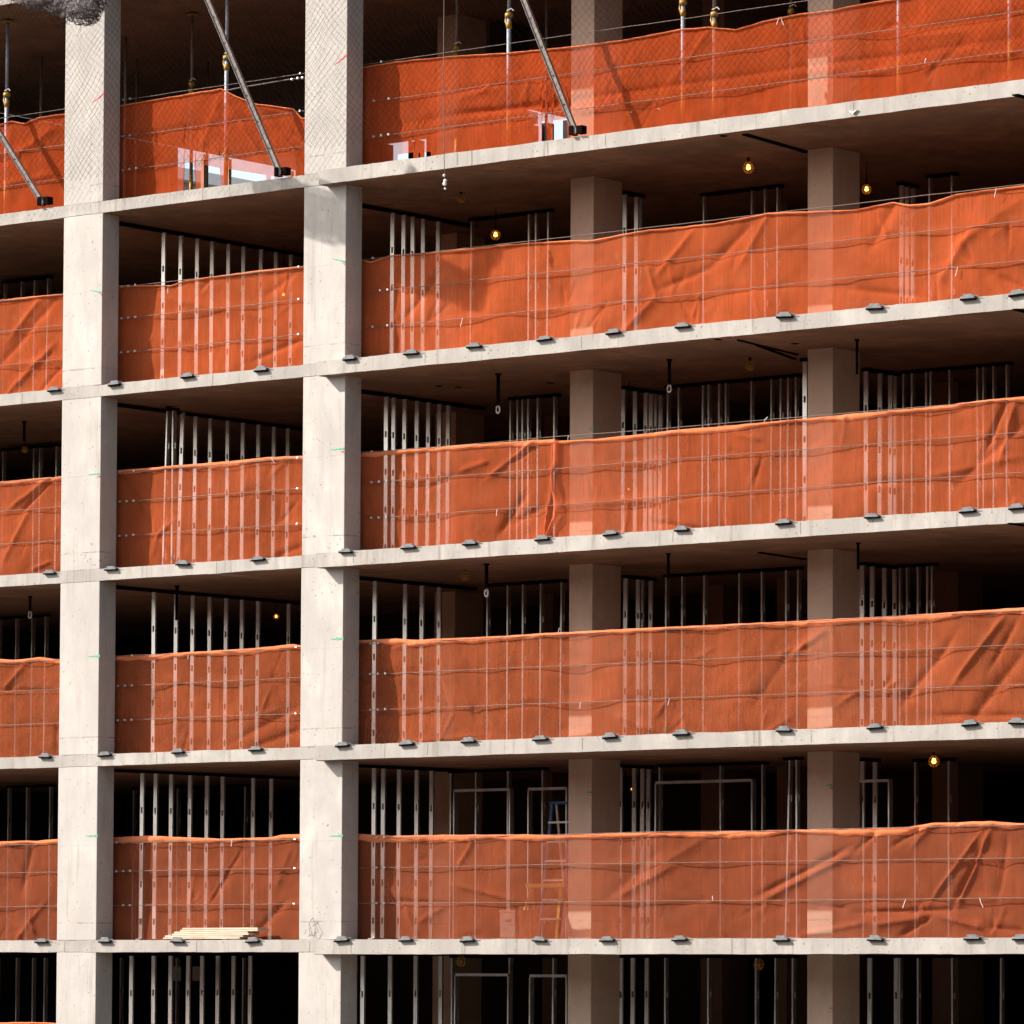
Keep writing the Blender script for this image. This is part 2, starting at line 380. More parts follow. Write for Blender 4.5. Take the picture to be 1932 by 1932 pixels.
# rear and side enclosure, inner shear walls
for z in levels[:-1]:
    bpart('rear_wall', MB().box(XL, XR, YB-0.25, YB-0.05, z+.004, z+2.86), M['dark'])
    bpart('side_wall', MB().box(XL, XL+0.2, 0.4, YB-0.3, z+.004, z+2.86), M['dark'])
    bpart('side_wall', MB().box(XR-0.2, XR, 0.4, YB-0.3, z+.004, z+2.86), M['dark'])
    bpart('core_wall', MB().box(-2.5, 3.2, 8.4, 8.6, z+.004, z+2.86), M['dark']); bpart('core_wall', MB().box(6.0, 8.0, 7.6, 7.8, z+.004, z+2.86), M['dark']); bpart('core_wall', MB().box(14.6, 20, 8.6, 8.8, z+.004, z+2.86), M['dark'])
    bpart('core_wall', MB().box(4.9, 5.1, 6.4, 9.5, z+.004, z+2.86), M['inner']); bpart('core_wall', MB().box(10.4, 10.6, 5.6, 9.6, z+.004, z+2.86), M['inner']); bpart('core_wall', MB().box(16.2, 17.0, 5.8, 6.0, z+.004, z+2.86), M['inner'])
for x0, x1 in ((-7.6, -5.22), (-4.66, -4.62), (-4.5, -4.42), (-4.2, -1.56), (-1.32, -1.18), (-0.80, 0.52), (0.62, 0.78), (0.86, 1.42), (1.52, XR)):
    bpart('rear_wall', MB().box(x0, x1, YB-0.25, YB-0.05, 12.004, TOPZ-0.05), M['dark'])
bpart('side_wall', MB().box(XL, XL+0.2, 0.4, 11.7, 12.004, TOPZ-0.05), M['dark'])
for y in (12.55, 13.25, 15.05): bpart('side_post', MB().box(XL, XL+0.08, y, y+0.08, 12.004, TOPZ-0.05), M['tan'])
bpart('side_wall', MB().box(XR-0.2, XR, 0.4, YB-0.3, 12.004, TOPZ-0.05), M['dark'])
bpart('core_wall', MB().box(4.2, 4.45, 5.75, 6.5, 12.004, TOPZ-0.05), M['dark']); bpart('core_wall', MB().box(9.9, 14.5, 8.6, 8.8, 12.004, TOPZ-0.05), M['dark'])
# edge brackets cast into the slab edges
bk = MB()
bk.prism([(-0.135, -0.022), (0.135, -0.022), (0.120, 0.016), (-0.125, 0.016)], -0.060, 0.0)
bk.prism([(-0.105, 0.016), (0.070, 0.016), (0.062, 0.060), (-0.098, 0.060)], -0.022, 0.0)
bk2 = MB().prism([(-0.137, -0.050), (0.125, -0.050), (0.150, -0.0225), (-0.137, -0.0225)], -0.050, 0.0)  # black strip paints the shade under each bracket
bk2m = bk2.mesh('bracket_shade'); bk2m.materials.append(M['black'])
bk.tube([(0.10, -0.03, 0.02), (0.10, -0.03, 0.045)], 0.014, 8)
bk.tube([(0.09, -0.03, 0.02), (0.20, -0.03, 0.012)], 0.007, 6)
bkm = bk.mesh('edge_bracket'); bkm.materials.append(M['bracket'])
BR = {'B': [102,216,354,493,660,776,895,1028,1158,1289,1482,1652,1829,1922], 'C': [97,213,348,490,655,773,889,1025,1154,1288,1480,1647,1827,1920],
      'D': [92,204,342,488,651,772,888,1023,1154,1288,1481,1652,1831,1921], 'E': [89,208,344,485,652,772,888,1023,1150,1286,1477,1653,1835,1926]}
for k, xs in BR.items():
    for x in xs:
        right = x > 600
        y = -P if right else 0.0
        X = unp(x, 900, 1, y).x
        o = link('edge_bracket', bkm, None, bld, Vector((X, y-0.001, LV[k]+random.uniform(-0.008, 0.006)))-BO)
        o.scale = (random.uniform(0.92, 1.05), 0.9, random.uniform(0.66, 0.85))
        o.rotation_euler = (0, random.uniform(-0.05, 0.05), random.uniform(-0.02, 0.02))
        link('bracket_shade', bk2m, None, o)
# dark cast-in slots, sleeves and bolt holes in the soffits
def slot(a, b, z, w=0.09):
    pa, pb = unp(*a, 2, z), unp(*b, 2, z); zz = z-0.012
    bpart('ceiling_channel', MB().bar((pa.x, pa.y, zz), (pb.x, pb.y, zz), w, 0.02), M['black'])
slot((1405,252), (1524,286), 11.77, 0.10); slot((1915,177), (2000,200), 11.77, 0.10)
slot((1392,640), (1505,668), 8.77, 0.035); slot((1428,650), (1500,676), 8.77, 0.05); slot((1915,582), (2000,603), 8.77, 0.09)
slot((1432,1041), (1520,1054), 5.77, 0.06); slot((1905,986), (2000,1000), 5.77, 0.08)
for a, z in (((1365,256),11.77), ((865,730),8.77), ((1038,722),8.77), ((828,728),8.77), ((1500,648),8.77), ((1355,640),8.77)):
    p = unp(*a, 2, z); bpart('sleeve_hole', MB().tube([(p.x, p.y, z-0.008), (p.x, p.y, z+0.02)], 0.06, 12), M['black'])
# bent rebar stubs at the foot of the second column, white drip under the top slab edge
for a, b in (((575,1762),(578,1754)), ((585,1765),(583,1750)), ((590,1766),(583,1742)), ((583,1742),(590,1732)), ((590,1732),(600,1757)), ((600,1757),(590,1766))):
    p, q = unp(*a, 1, -0.03), unp(*b, 1, -0.05)
    bpart('rebar_stub', MB().bar(p, q, 0.006, 0.006), M['brace'])
p = unp(1610, 211, 1, -P-0.01)
bpart('plaster_drip', MB().prism([(p.x-0.07, p.z+0.02), (p.x, p.z-0.03), (p.x+0.08, p.z+0.025), (p.x+0.01, p.z+0.0)], -P-0.03, -P-0.005), M['white'])
# form-joint lines across slab edges
random.seed(11)
for k in 'ABCDE':
    for x in {'A': [378, 860, 1030, 1140, 1610], 'B': [40, 400, 1420, 800, 1095], 'C': [668, 410, 1270, 1510], 'D': [300, 810, 1100, 1530], 'E': [130, 378, 668, 590]}[k]:
        y = -P if x > 600 else 0
        pz = LV[k]; X = unp(x, 900, 1, y).x
        bpart('joint_line', MB().bar((X, y-0.0045, pz-0.012), (X+random.uniform(-.01,.01), y-0.0045, pz-0.19), 0.004, 0.0015), M['rcol'])

# ------------------------------------------------------------------ steel stud partitions
def stud_mesh(h, facing):
    """C-section with knock-out holes; facing 'web' turns its 92 mm web to the street"""
    mb = MB(); w, fl, t = (0.078, 0.036, 0.003) if facing == 'web' else (0.078, 0.030, 0.003)
    zs = [0.0]; z = 0.30
    while z < h-0.2: zs += [z-0.05, z+0.05]; z += 0.61
    zs.append(h)
    for i in range(len(zs)-1):
        if i % 2 == 0: mb.box(-w/2, w/2, 0, t, zs[i], zs[i+1])
        else:
            mb.box(-w/2, -0.02, 0, t, zs[i], zs[i+1]); mb.box(0.02, w/2, 0, t, zs[i], zs[i+1])
    for s in (-1, 1):
        x0 = s*w/2; mb.box(min(x0, x0-s*t), max(x0, x0-s*t), t, fl, 0, h)
        mb.box(min(x0-s*t, x0-s*0.012), max(x0-s*t, x0-s*0.012), fl-t, fl, 0, h)
    if facing == 'flange':
        mb.v = [(-y, x, z) for x, y, z in mb.v]
    return mb.mesh('stud')
SM = {}
def get_stud(h, facing):
    k = (round(h, 2), facing)
    if k not in SM:
        SM[k] = stud_mesh(h, facing); SM[k].materials.append(M['steel'])
    return SM[k]
STOREY = {'A': 'top storey', 'B': 'second storey down', 'C': 'third storey down', 'D': 'fourth storey down',
          'E': 'fifth storey down', 'F': 'lowest storey'}
def stud_wall(k, ax, val, xs, label, y=None, hgt=None, tilt=()):
    """ax 0: wall running into the building at x = val; ax 1: wall parallel to the front at y = val"""
    z = LV[k]; soff = z+3-0.232 if val > 5.8 or ax == 1 else z+3-0.197
    h = (hgt or soff-z)-0.008
    rj = random.Random(int(val*100)+ord(k)*7)
    pts = sorted((unp(x+(rj.uniform(-2.2, 2.2) if len(xs) > 4 else 0), 800, ax, val) for x in xs), key=lambda p: p[1-ax])
    c = pts[0]
    t = thing('stud_partition', (c.x, c.y, z), label, 'stud partition', 'galvanised stud partitions inside the storeys')
    me = get_stud(h-0.02, 'web' if ax == 0 else 'flange')
    a, b = pts[0], pts[-1]
    for i, p in enumerate(pts):
        o = link('stud', me, None, t, (p.x-c.x, p.y-c.y, 0.012))
        o.rotation_euler = (0, 0.028 if i in tilt else random.choice((0, 0, 0.003, -0.003, 0.007 if ax == 1 else 0.002)), 0)
    for nm, z0 in (('bottom_track', 0.004), ('top_track', h-0.045)):
        mb = MB(); ya = -0.06 if z0 < 1 or val > 5 else min(-0.06, 0.75-c.y)
        if ax == 0: mb.box(-0.05, 0.05, ya, b.y-a.y+(0.1 if z0 < 1 or val > 5 else 0.9), z0, z0+(0.03 if z0 < 1 else 0.045))
        else: mb.box(-0.06, b.x-a.x+0.06, -0.05, 0.05, z0, z0+(0.03 if z0 < 1 else 0.045))
        mb.build(nm, M['steel'] if z0 < 1 else M['black'], t)  # top track coloured black to paint its shade under the ceiling
    return t
# positions where the photo shows studs, per storey and wall
MID = {'B': [305,337,367,397,429,457,487,517,545], 'C': [338,367,398,429,457,487,516,543], 'D': [295,333,367,397,427,457,487,545],
       'E': [272,297,328,365,395,424,482,515], 'F': [258,299,329,362,390,420,449,481]}
for k, xs in MID.items():
    stud_wall(k, 0, 0.45, xs, f'row of steel studs running back beside the first wide column, {STOREY[k]}', tilt=(0,) if k in 'C' else ())
stud_wall('C', 1, 1.6, [313, 330], f'two leaning studs in front of the stud row, {STOREY["C"]}', tilt=(0,))
R1 = {'B': [738,757,778,797,823], 'C': [727,742,762,784,808,826,846], 'D': [708,765,797,830], 'E': [707,728,758,788,817], 'F': [690,742,790,836]}
for k, xs in R1.items():
    stud_wall(k, 0, 4.95, xs, f'row of steel studs running back beside the second wide column, {STOREY[k]}')
R2 = {'B': [890,1000,1014,1035], 'C': [966,979,990,1002,1017,1048], 'D': [925,962,992,1025,1062], 'E': [857,905,965,1030], 'F': [862,968,1050]}
for k, xs in R2.items():
    stud_wall(k, 1, 3.75, xs, f'stud wall parallel to the front, left of the first square column, {STOREY[k]}')
R3 = {'B': [1177,1205,1199], 'C': [1175,1200,1215,1229,1237,1245], 'D': [1180,1205,1212,1228], 'E': [1172,1198,1225,1213], 'F': [1174,1196,1222]}
for k, xs in R3.items():
    stud_wall(k, 0, 8.85 if k != 'B' else 9.3, xs, f'bright steel studs just right of the first square column, {STOREY[k]}')
R4 = {'B': [1330,1420,1447,1470], 'C': [1263,1285,1329,1342,1360,1375,1423,1458,1475,1490,1505], 'D': [1262,1290,1330,1398,1443,1489,1509],
      'E': [1250,1365,1443], 'F': [1262,1340,1430,1465,1500]}
for k, xs in R4.items():
    stud_wall(k, 1, 3.95, xs, f'stud wall between the two square columns, {STOREY[k]}')
stud_wall('C', 0, 13.3, [1518], f'single bright stud against the second square column, {STOREY["C"]}')
stud_wall('E', 1, 2.9, [1487, 1508], f'two leaning studs left of the second square column, {STOREY["E"]}', tilt=(0,))
R5 = {'B': [1700,1712,1722], 'C': [1634,1659,1679,1688], 'D': [1626,1645,1668,1688], 'E': [1626,1650], 'F': [1640,1690]}
for k, xs in R5.items():
    stud_wall(k, 0, 13.35, xs, f'steel studs just right of the second square column, {STOREY[k]}')
R6 = {'B': [1757,1800], 'C': [1709,1724,1750,1757,1794,1850,1860,1878,1905], 'D': [1700,1713,1735,1752,1760], 'E': [1730,1793], 'F': [1700,1735,1800,1890]}
for k, xs in R6.items():
    stud_wall(k, 1, 4.6, xs, f'stud wall at the far right edge of the view, {STOREY[k]}')
R0 = {'B': [8,40,66,90], 'C': [10,68,80,110], 'D': [5,38,68,92], 'E': [27,62,105], 'F': [8,45,76,98]}
for k, xs in R0.items():
    stud_wall(k, 1, 4.4, xs, f'stud wall left of the first wide column, {STOREY[k]}')
R7 = {'E': [262,345,470], 'F': [240,345,470]}
for k, xs in R7.items():
    stud_wall(k, 1, 6.4, xs, f'dim stud wall deep inside the bay between the two wide columns, {STOREY[k]}')

# door frames on the fifth and lowest storeys
def door_frame(k, x0, x1, ytop, Y, label):
    p = unp(x0, ytop, 1, Y); q = unp(x1, ytop, 1, Y)
    t = thing('door_frame', (p.x, Y, LV[k]), label, 'door frame', 'door openings framed in steel')
    w = q.x-p.x; h = p.z-LV[k]
    MB().box(0, w, -0.05, 0.05, h-0.03, h+0.012).build('header', M['steel'], t)
    for xx in (0.0, w): MB().box(xx-0.012, xx+0.012, -0.05, 0.05, 0.004, h-0.03).build('jamb', M['steel'], t)
door_frame('E', 860, 965, 1491, 3.4, 'wide door header left of the first square column, fifth storey down')
door_frame('E', 1000, 1072, 1488, 3.3, 'narrow door header touching the first square column, fifth storey down')
door_frame('E', 1240, 1422, 1476, 3.5, 'long door header between the square columns, fifth storey down')
door_frame('E', 1622, 1680, 1473, 3.2, 'short door header right of the second square column, fifth storey down')
door_frame('F', 862, 962, 1838, 3.4, 'wide door header left of the first square column, lowest storey')
door_frame('F', 1003, 1072, 1840, 3.3, 'narrow door header touching the first square column, lowest storey')

# ------------------------------------------------------------------ orange nets
YN = 0.50
TOPS = {
 'A': ([(-60,245),(0,234),(22,228.4),(48,233),(74,223),(121,214.7),(160,208)],
       [(190,204),(226.5,200.5),(290,190),(364,177.5),(423,168),(449,182),(486.5,197),(557,206),(572,223),(600,226)],
       [(655,131),(686,127),(731,120),(834,109),(960.7,100.5),(1077,90),(1177,77),(1283,56.6),(1338,52),(1390,56.6),(1441,40.5),(1523,25.7),(1571,20.6),(1612,11.3),(1657,2.7),(1932,-38),(2010,-50)]),
 'B': ([(-60,572),(0,566.5),(119,555.4),(160,550)],
       [(190,541),(226.5,538.7),(297,538),(323,539.4),(353,529.4),(420,520.8),(483,512),(572,503.4),(600,500)],
       [(655,488),(684.7,489),(700,494.4),(738,482.4),(827,475.6),(943.6,463.6),(1039.6,456.7),(1077,455),(1122,453.3),(1177,443),(1225,434.4),(1270,430),(1355,422.4),(1455,403.5),(1516.5,400.8),(1612.5,396.7),(1688,382.3),(1719,387.5),(1756.5,383.4),(1804.5,367),(1932,349.8),(2010,340)]),
 'C': ([(-60,915),(0,909.7),(115,899.3),(160,895)],
       [(185,890),(223,887.4),(290,883),(401,873.3),(509,863.3),(570,860.7),(600,858)],
       [(655,856),(683,853.7),(755,850.3),(868,841.7),(1005.3,831.4),(1050,829.7),(1053,833),(1118,830),(1270,813.3),(1523,790),(1626,780.7),(1784,765.3),(1852.5,756.7),(1932,749.9),(2010,742)]),
 'D': ([(-60,1246),(0,1244),(30,1245.8),(56,1243),(75,1240),(111,1245),(150,1245)],
       [(180,1240),(219,1238.4),(260,1236.5),(371.4,1231),(483,1223.5),(557,1216),(566,1218),(600,1217)],
       [(650,1208),(679,1208.6),(751.6,1205.9),(786,1208),(936.7,1201),(1074,1193),(1245,1184.6),(1325,1181),(1441,1175.5),(1629.6,1165.8),(1784,1157),(1932,1147),(2010,1143)]),
 'E': ([(-60,1588),(0,1589),(44.6,1586.7),(74,1587.5),(107.7,1583.8),(150,1582)],
       [(180,1582),(215.4,1580),(278.6,1577.4),(316,1579),(420,1583),(512.5,1580),(535,1575.6),(563,1574.8),(600,1574)],
       [(650,1574),(678,1574),(748,1577.5),(834,1575.8),(1091,1575),(1177,1572.4),(1325,1570.6),(1475,1567),(1664,1562.8),(1715,1561),(1756.5,1553.5),(1869.7,1550),(1932,1554.5),(2010,1555)]),
 'F': ([(-60,1931),(0,1930),(60,1929),(110,1931),(150,1932)], None, None)}
# folds: picture x1,y1,x2,y2, width (m), depth (m, + towards the street)
FOLDS = {
 'A': [(423,170,500,300,.07,.05),(423,172,365,330,.10,.03),(486,197,572,300,.06,.05),(449,182,574,270,.08,-.05),(350,318,430,285,.06,.03),(860,215,1090,195,.05,-.05),(740,235,1932,70,.05,-.035),(1270,60,1300,90,.05,.03),
       (860,190,960,160,.07,.03),(975,115,1060,200,.10,-.05),(1660,60,1932,30,.07,-.04),(1340,60,1270,150,.06,.03),(1700,70,1830,60,.07,.04),(20,300,110,240,.08,.05),(0,350,100,330,.06,.04)],
 'B': [(80,565,20,640,.06,.05),(110,560,0,690,.07,-.04),(100,650,20,735,.06,.05),(115,690,70,740,.04,-.04),(826,520,765,600,.07,-.06),(815,490,830,525,.04,-.04),(1310,436,1240,520,.06,.05),(1420,425,1345,500,.09,-.06),
       (1345,505,1245,545,.06,-.05),(1225,500,1240,560,.04,.04),(1240,560,1165,640,.07,.05),(1455,405,1400,500,.06,.04),(1690,385,1640,470,.10,-.05),(1840,430,1770,540,.09,.05),(1932,370,1800,470,.09,.04),(1880,520,1932,545,.06,-.05),
       (300,560,500,600,.07,.03),(560,515,500,560,.06,-.03),(480,680,570,640,.05,-.05),(700,500,760,620,.05,.03),(1000,655,1080,650,.04,-.04),(1600,545,1740,560,.05,-.05),(385,700,330,650,.05,.04)],
 'C': [(90,905,20,960,.05,.06),(100,900,40,970,.035,-.05),(60,960,10,1060,.06,.05),(1010,832,925,900,.04,.07),(1000,850,950,880,.03,-.06),(1050,830,1030,1020,.05,.06),(990,930,940,1010,.08,-.07),(1035,950,960,990,.07,-.06),(1040,940,1030,1020,.03,.06),
       (1900,760,1860,850,.05,-.07),(1920,756,1890,870,.05,.06),(1932,800,1800,920,.09,-.05),(1750,900,1932,860,.06,.04),(870,890,925,870,.04,.04),(230,900,290,1000,.07,-.04),(290,990,330,1060,.05,.05),(1230,985,1330,1000,.04,-.05),
       (570,1030,520,1050,.05,-.05),(540,870,510,900,.05,.03),(1390,820,1440,830,.04,.03),(100,1060,60,1075,.03,.05),(480,900,560,960,.1,.03)],
 'D': [(50,1250,10,1300,.05,.05),(0,1302,110,1304,.03,-.05),(300,1300,360,1400,.06,.03),(560,1335,440,1400,.07,-.05),(566,1375,480,1410,.06,-.05),(720,1215,800,1300,.06,.03),(1800,1200,1700,1330,.08,-.06),(1900,1160,1800,1290,.05,.07),(1932,1230,1830,1360,.09,-.07),
       (1920,1170,1870,1260,.05,-.05),(1500,1350,1440,1390,.06,.04),(1760,1350,1932,1350,.04,-.05),(740,1225,800,1215,.04,.03),(1560,1190,1500,1230,.05,.05),(1500,1215,1420,1340,.09,-.04),(1165,1350,1240,1380,.06,.04),(780,1400,900,1388,.03,.04)],
 'E': [(60,1600,40,1680,.07,-.06),(70,1760,60,1720,.04,.06),(90,1700,30,1780,.05,.05),(455,1600,395,1700,.06,-.07),(450,1605,390,1705,.035,.05),(740,1700,860,1705,.03,-.05),(862,1670,980,1700,.04,.05),(700,1630,760,1700,.06,.04),(765,1705,790,1770,.06,.05),(840,1710,790,1740,.05,.04),
       (1160,1695,1280,1630,.06,.05),(1250,1600,1150,1690,.10,-.04),(1440,1700,1610,1610,.05,.06),(1430,1690,1600,1600,.04,-.06),(1610,1610,1655,1570,.04,-.05),(1540,1705,1600,1715,.04,-.04),(1800,1705,1850,1600,.05,-.08),(1810,1705,1870,1565,.04,.07),(1850,1570,1760,1700,.03,.05),
       (1750,1730,1650,1745,.05,.06),(1760,1730,1700,1765,.035,-.07),(1775,1728,1860,1752,.05,.07),(1820,1715,1620,1722,.03,-.06),(1860,1750,1932,1757,.04,-.05),(1640,1740,1520,1762,.04,.05),(1330,1580,1240,1640,.07,.04),(1900,1580,1880,1700,.07,-.05),(540,1700,480,1760,.06,-.05),
       (550,1600,520,1680,.08,.03),(1680,1600,1740,1560,.04,-.05),(1755,1560,1720,1600,.04,.04)],
 'F': []}
BAYN = ['left bay', 'middle bay', 'wide right bay']
def interp(pts, x):
    if x <= pts[0][0]: return pts[0][1]
    for (a, b), (c, d) in zip(pts, pts[1:]):
        if x <= c: return b+(d-b)*(x-a)/(c-a)
    return pts[-1][1]
GAPS = [(350,374,304,309), (387,419,311,318), (432,506,319,331), (514,522,332,333), (529,556,333,335), (560,563,331,331), (566,569,330,330),
        (748,782,291,287), (789,795,289,288), (801,813,288,286), (1023,1033,230,228), (1043,1072,228,224)]
def net(k, bi, pts):
    z0 = LV[k]
    tp = [(unp(x, y, 1, YN).x, unp(x, y, 1, YN).z) for x, y in pts]
    xa, xb = tp[0][0], tp[-1][0]
    folds = []
    for x1, y1, x2, y2, w, d in FOLDS[k]:
        a, b = unp(x1, y1, 1, YN), unp(x2, y2, 1, YN)
        if xa-0.3 < (a.x+b.x)/2 < xb+0.3: folds.append((a.x, a.z, b.x, b.z, w, d))
    seed = hash_k(k)*7.3+bi*3.1
    rr = random.Random(int(seed*10)+3)                               # short sharp wrinkles running out from the ties
    for _ in range({0: 5, 1: 9, 2: 24}[bi]):
        tx = rr.uniform(xa+0.2, xb-0.2); tz = z0+rr.choice((0.03, 0.56, 0.56, 1.12, 1.12, 1.6)); a0 = rr.uniform(0, 6.28)
        for _j in range(rr.choice((1, 2, 3))):
            an = a0+rr.uniform(-0.6, 0.6); ll = rr.uniform(0.18, 0.6)
            folds.append((tx, tz, tx+math.cos(an)*ll, tz+math.sin(an)*ll, rr.uniform(0.022, 0.045), rr.choice((-1, 1))*rr.uniform(0.012, 0.026)))
    cab = [z0+0.56, z0+1.12]
    def disp(X, Z):
        h = Z-z0
        d = 0.075*noise.noise(Vector((X*0.9+seed, h*0.8, seed)))
        d += 0.022*noise.noise(Vector((X*1.7+h*1.1+seed, h*1.2-X*0.3, seed+5)))
        r = noise.noise(Vector(((X+h*0.9)*0.6+seed, (X*0.5-h)*2.6, seed+9)))
        d += 0.007*(1-abs(r)*2.2)*(0.5+noise.noise(Vector((X*0.5, seed, 1.5))))
        d += 0.004*noise.noise(Vector((X*8+seed, h*2.2, 2.2)))+0.0012*noise.noise(Vector((X*22, h*12, seed)))
        cr = noise.noise(Vector((X*3.4+h*1.9+seed, h*3.6, 7.7))); d += 0.020*cr*cr*(1.5 if h < 0.5 else 0.9)
        c2 = noise.noise(Vector((X*6.5-h*2.5+seed, h*5.5, 3.1))); d += 0.0035*c2
        g = 1.0                                                     # held by the cables, billowing between
        for c in cab: g -= 0.55*math.exp(-((Z-c)/0.06)**2)
        g *= 1-0.5*math.exp(-(h/0.10)**2)
        d = d*g - 0.010
        for c in cab:                                                # gathered pleats round each cable
            n1 = noise.noise(Vector((X*2.6+seed, c*3, 1.0)))
            d -= 0.014*max(0, n1)*2*math.exp(-abs(Z-c+0.03)/0.03)
        for ax_, az, bx, bz, w, dp in folds:
            vx, vz = bx-ax_, bz-az; L2 = vx*vx+vz*vz
            t = ((X-ax_)*vx+(Z-az)*vz)/L2
            if t < -0.4 or t > 1.4: continue
            s = abs((X-ax_)*vz-(Z-az)*vx)/math.sqrt(L2)
            if s > 4*w: continue
            e = 1.0 if 0.15 < t < 0.85 else max(0.0, 1-min(abs(t-0.15), abs(t-0.85))/0.4)
            d -= dp*0.80*e*e*math.exp(-(s/w)**1.4)
        return d
    gaps = []
    for x1, x2, y1, y2 in GAPS:
        a, b = unp(x1, y1, 1, YN), unp(x2, y2, 1, YN)
        gaps.append((a.x, b.x, lambda X, a=a, b=b: a.z+(b.z-a.z)*(X-a.x)/(b.x-a.x)))
    nx = int((xb-xa)/0.024); nz = 62
    v = []; f = []
    for i in range(nx+1):
        X = xa+(xb-xa)*i/nx; zt = interp(tp, X)+0.006*noise.noise(Vector((X*5, seed, 0)))
        zb = z0+0.004+0.012*max(0, noise.noise(Vector((X*1.9, seed, 4))))
        if k == 'A':
            for ga, gb, gz in gaps:
                if ga <= X <= gb: zb = gz(X)
        for j in range(nz+1):
            Z = zb+(zt-zb)*j/nz
            xx = X+0.012*noise.noise(Vector((X*3, Z*3, seed)))
            v.append((xx, disp(X, Z), Z-z0))
    for i in range(nx):
        for j in range(nz):
            a = i*(nz+1)+j; f.append((a, a+nz+1, a+nz+2, a+1))
    me = bpy.data.meshes.new('safety_net'); me.from_pydata([(x-xa, y, z) for x, y, z in v], [], f); me.update()
    for pl in me.polygons: pl.use_smooth = True
    lab = {0: 'left of the first wide column', 1: 'between the two wide columns', 2: 'right of the second wide column'}[bi]
    t = thing('safety_net', (xa, YN, z0), f'orange debris netting {lab}, {STOREY[k]}', 'safety net', 'orange nets along the open floor edges')
    link('net_sheet', me, M['net'+k], t)
    # folded hem over the top cable
    hh = {'A': 0.030, 'B': 0.04, 'C': 0.095, 'D': 0.10, 'E': 0.115, 'F': 0.06}[k]
    v = []; f = []; q = 7
    for i in range(nx+1):
        X = xa+(xb-xa)*i/nx; zt = interp(tp, X)+0.006*noise.noise(Vector((X*5, seed, 0)))
        hv = hh*(0.75+0.55*noise.noise(Vector((X*0.8, seed, 8)))+0.25*noise.noise(Vector((X*4, seed, 8))))
        hv = max(0.018, hv)
        for j in range(q+1):
            u = j/q; b = math.sin(math.pi*min(1, u*0.9+0.1))
            Z = zt+0.006-hv*u
            v.append((X-xa, disp(X, Z)-0.006-0.030*b-0.006*noise.noise(Vector((X*7, u*2, seed))), Z-z0))
    for i in range(nx):
        for j in range(q):
            a = i*(q+1)+j; f.append((a, a+1, a+q+2, a+q+1))
    me = bpy.data.meshes.new('hem'); me.from_pydata(v, [], f); me.update()
    for pl in me.polygons: pl.use_smooth = True
    link('hem', me, M['hem'], t)
    if k == 'C' and bi == 2:                                        # loose doubled flap where two nets meet
        ln = [unp(x, y, 1, YN-0.05) for x, y in ((1051,830),(1049,868),(1041,892),(1044,925),(1051,950),(1047,975),(1036,1003),(1022,1032))]
        v = []; f = []
        for i, q_ in enumerate(ln):
            w_ = 0.055+0.02*math.sin(i*1.7)
            for j in range(5):
                u = j/4-0.5; v.append((q_.x-xa+u*w_*1.6, q_.y-YN-0.03*math.cos(u*3)-0.015*math.sin(i*2.1+j), q_.z-z0))
        for i in range(len(ln)-1):
            for j in range(4): a = i*5+j; f.append((a, a+1, a+6, a+5))
        me = bpy.data.meshes.new('loose_flap'); me.from_pydata(v, [], f)
        for pl in me.polygons: pl.use_smooth = True
        link('loose_flap', me, M['net'+k], t)
    # loose tie cords
    for _ in range({0: 0, 1: 1, 2: 3}[bi]):
        X = random.uniform(xa+0.8, xb-0.8); Z = random.choice([interp(tp, X), cab[0]]) - z0
        dx = random.uniform(-0.06, 0.08); dz = random.choice([-0.13, -0.10, 0.07])
        MB().tube([(X-xa, -0.07, Z), (X-xa+dx*0.4, -0.075, Z+dz*0.5), (X-xa+dx, -0.07, Z+dz)], 0.0045, 5).build('tie_cord', M['white'], t)
    return t
def hash_k(k): return 'ABCDEF'.index(k)+1
random.seed(5)
for k in 'ABCDEF':
    for bi in range(3):
        if TOPS[k][bi]: net(k, bi, TOPS[k][bi])

# ------------------------------------------------------------------ guard cables with clamps
def cable(k, h, label, pts=None):
    z = LV[k]+h; t = thing('guard_cable', (-3, YN-0.055, z), label, 'steel cable', 'steel guard cables strung along the floor edges')
    n = 160; pl = []
    for i in range(n+1):
        X = -3+25*i/n
        pl.append((X+3, 0.006*noise.noise(Vector((X*2, h, z))), 0.012*noise.noise(Vector((X*0.45, h*5, z)))+0.004*noise.noise(Vector((X*3, h, z)))))
    MB().tube(pl, 0.0058, 6).build('wire', M['cable'], t, smooth=True)
    random.seed(int(z*100))
    xs = [1.05, 1.18, 1.36, 4.95, 5.1, 6.5, 6.62, 6.8]
    for X in xs:
        if random.random() < 0.75:
            i = int((X+3)/25*n); c = pl[i]
            MB().tube([(c[0]-0.018, c[1]-0.012, c[2]), (c[0]+0.018, c[1]-0.012, c[2]+0.004)], 0.014, 6).box(c[0]-.008, c[0]+.008, c[1]-.028, c[1]-.004, c[2]-.008, c[2]+.022).build('clamp', M['clip'], t)
for k in 'ABCDE':
    cable(k, 0.56, f'lower steel guard cable across the orange net, {STOREY[k]}')
    cable(k, 1.12, f'middle steel guard cable across the orange net, {STOREY[k]}')
    hz = {'A': 1.72, 'B': 1.64, 'C': 1.60, 'D': 1.60, 'E': 1.58}[k]
    cable(k, hz, f'top steel guard cable along the hem of the orange net, {STOREY[k]}')

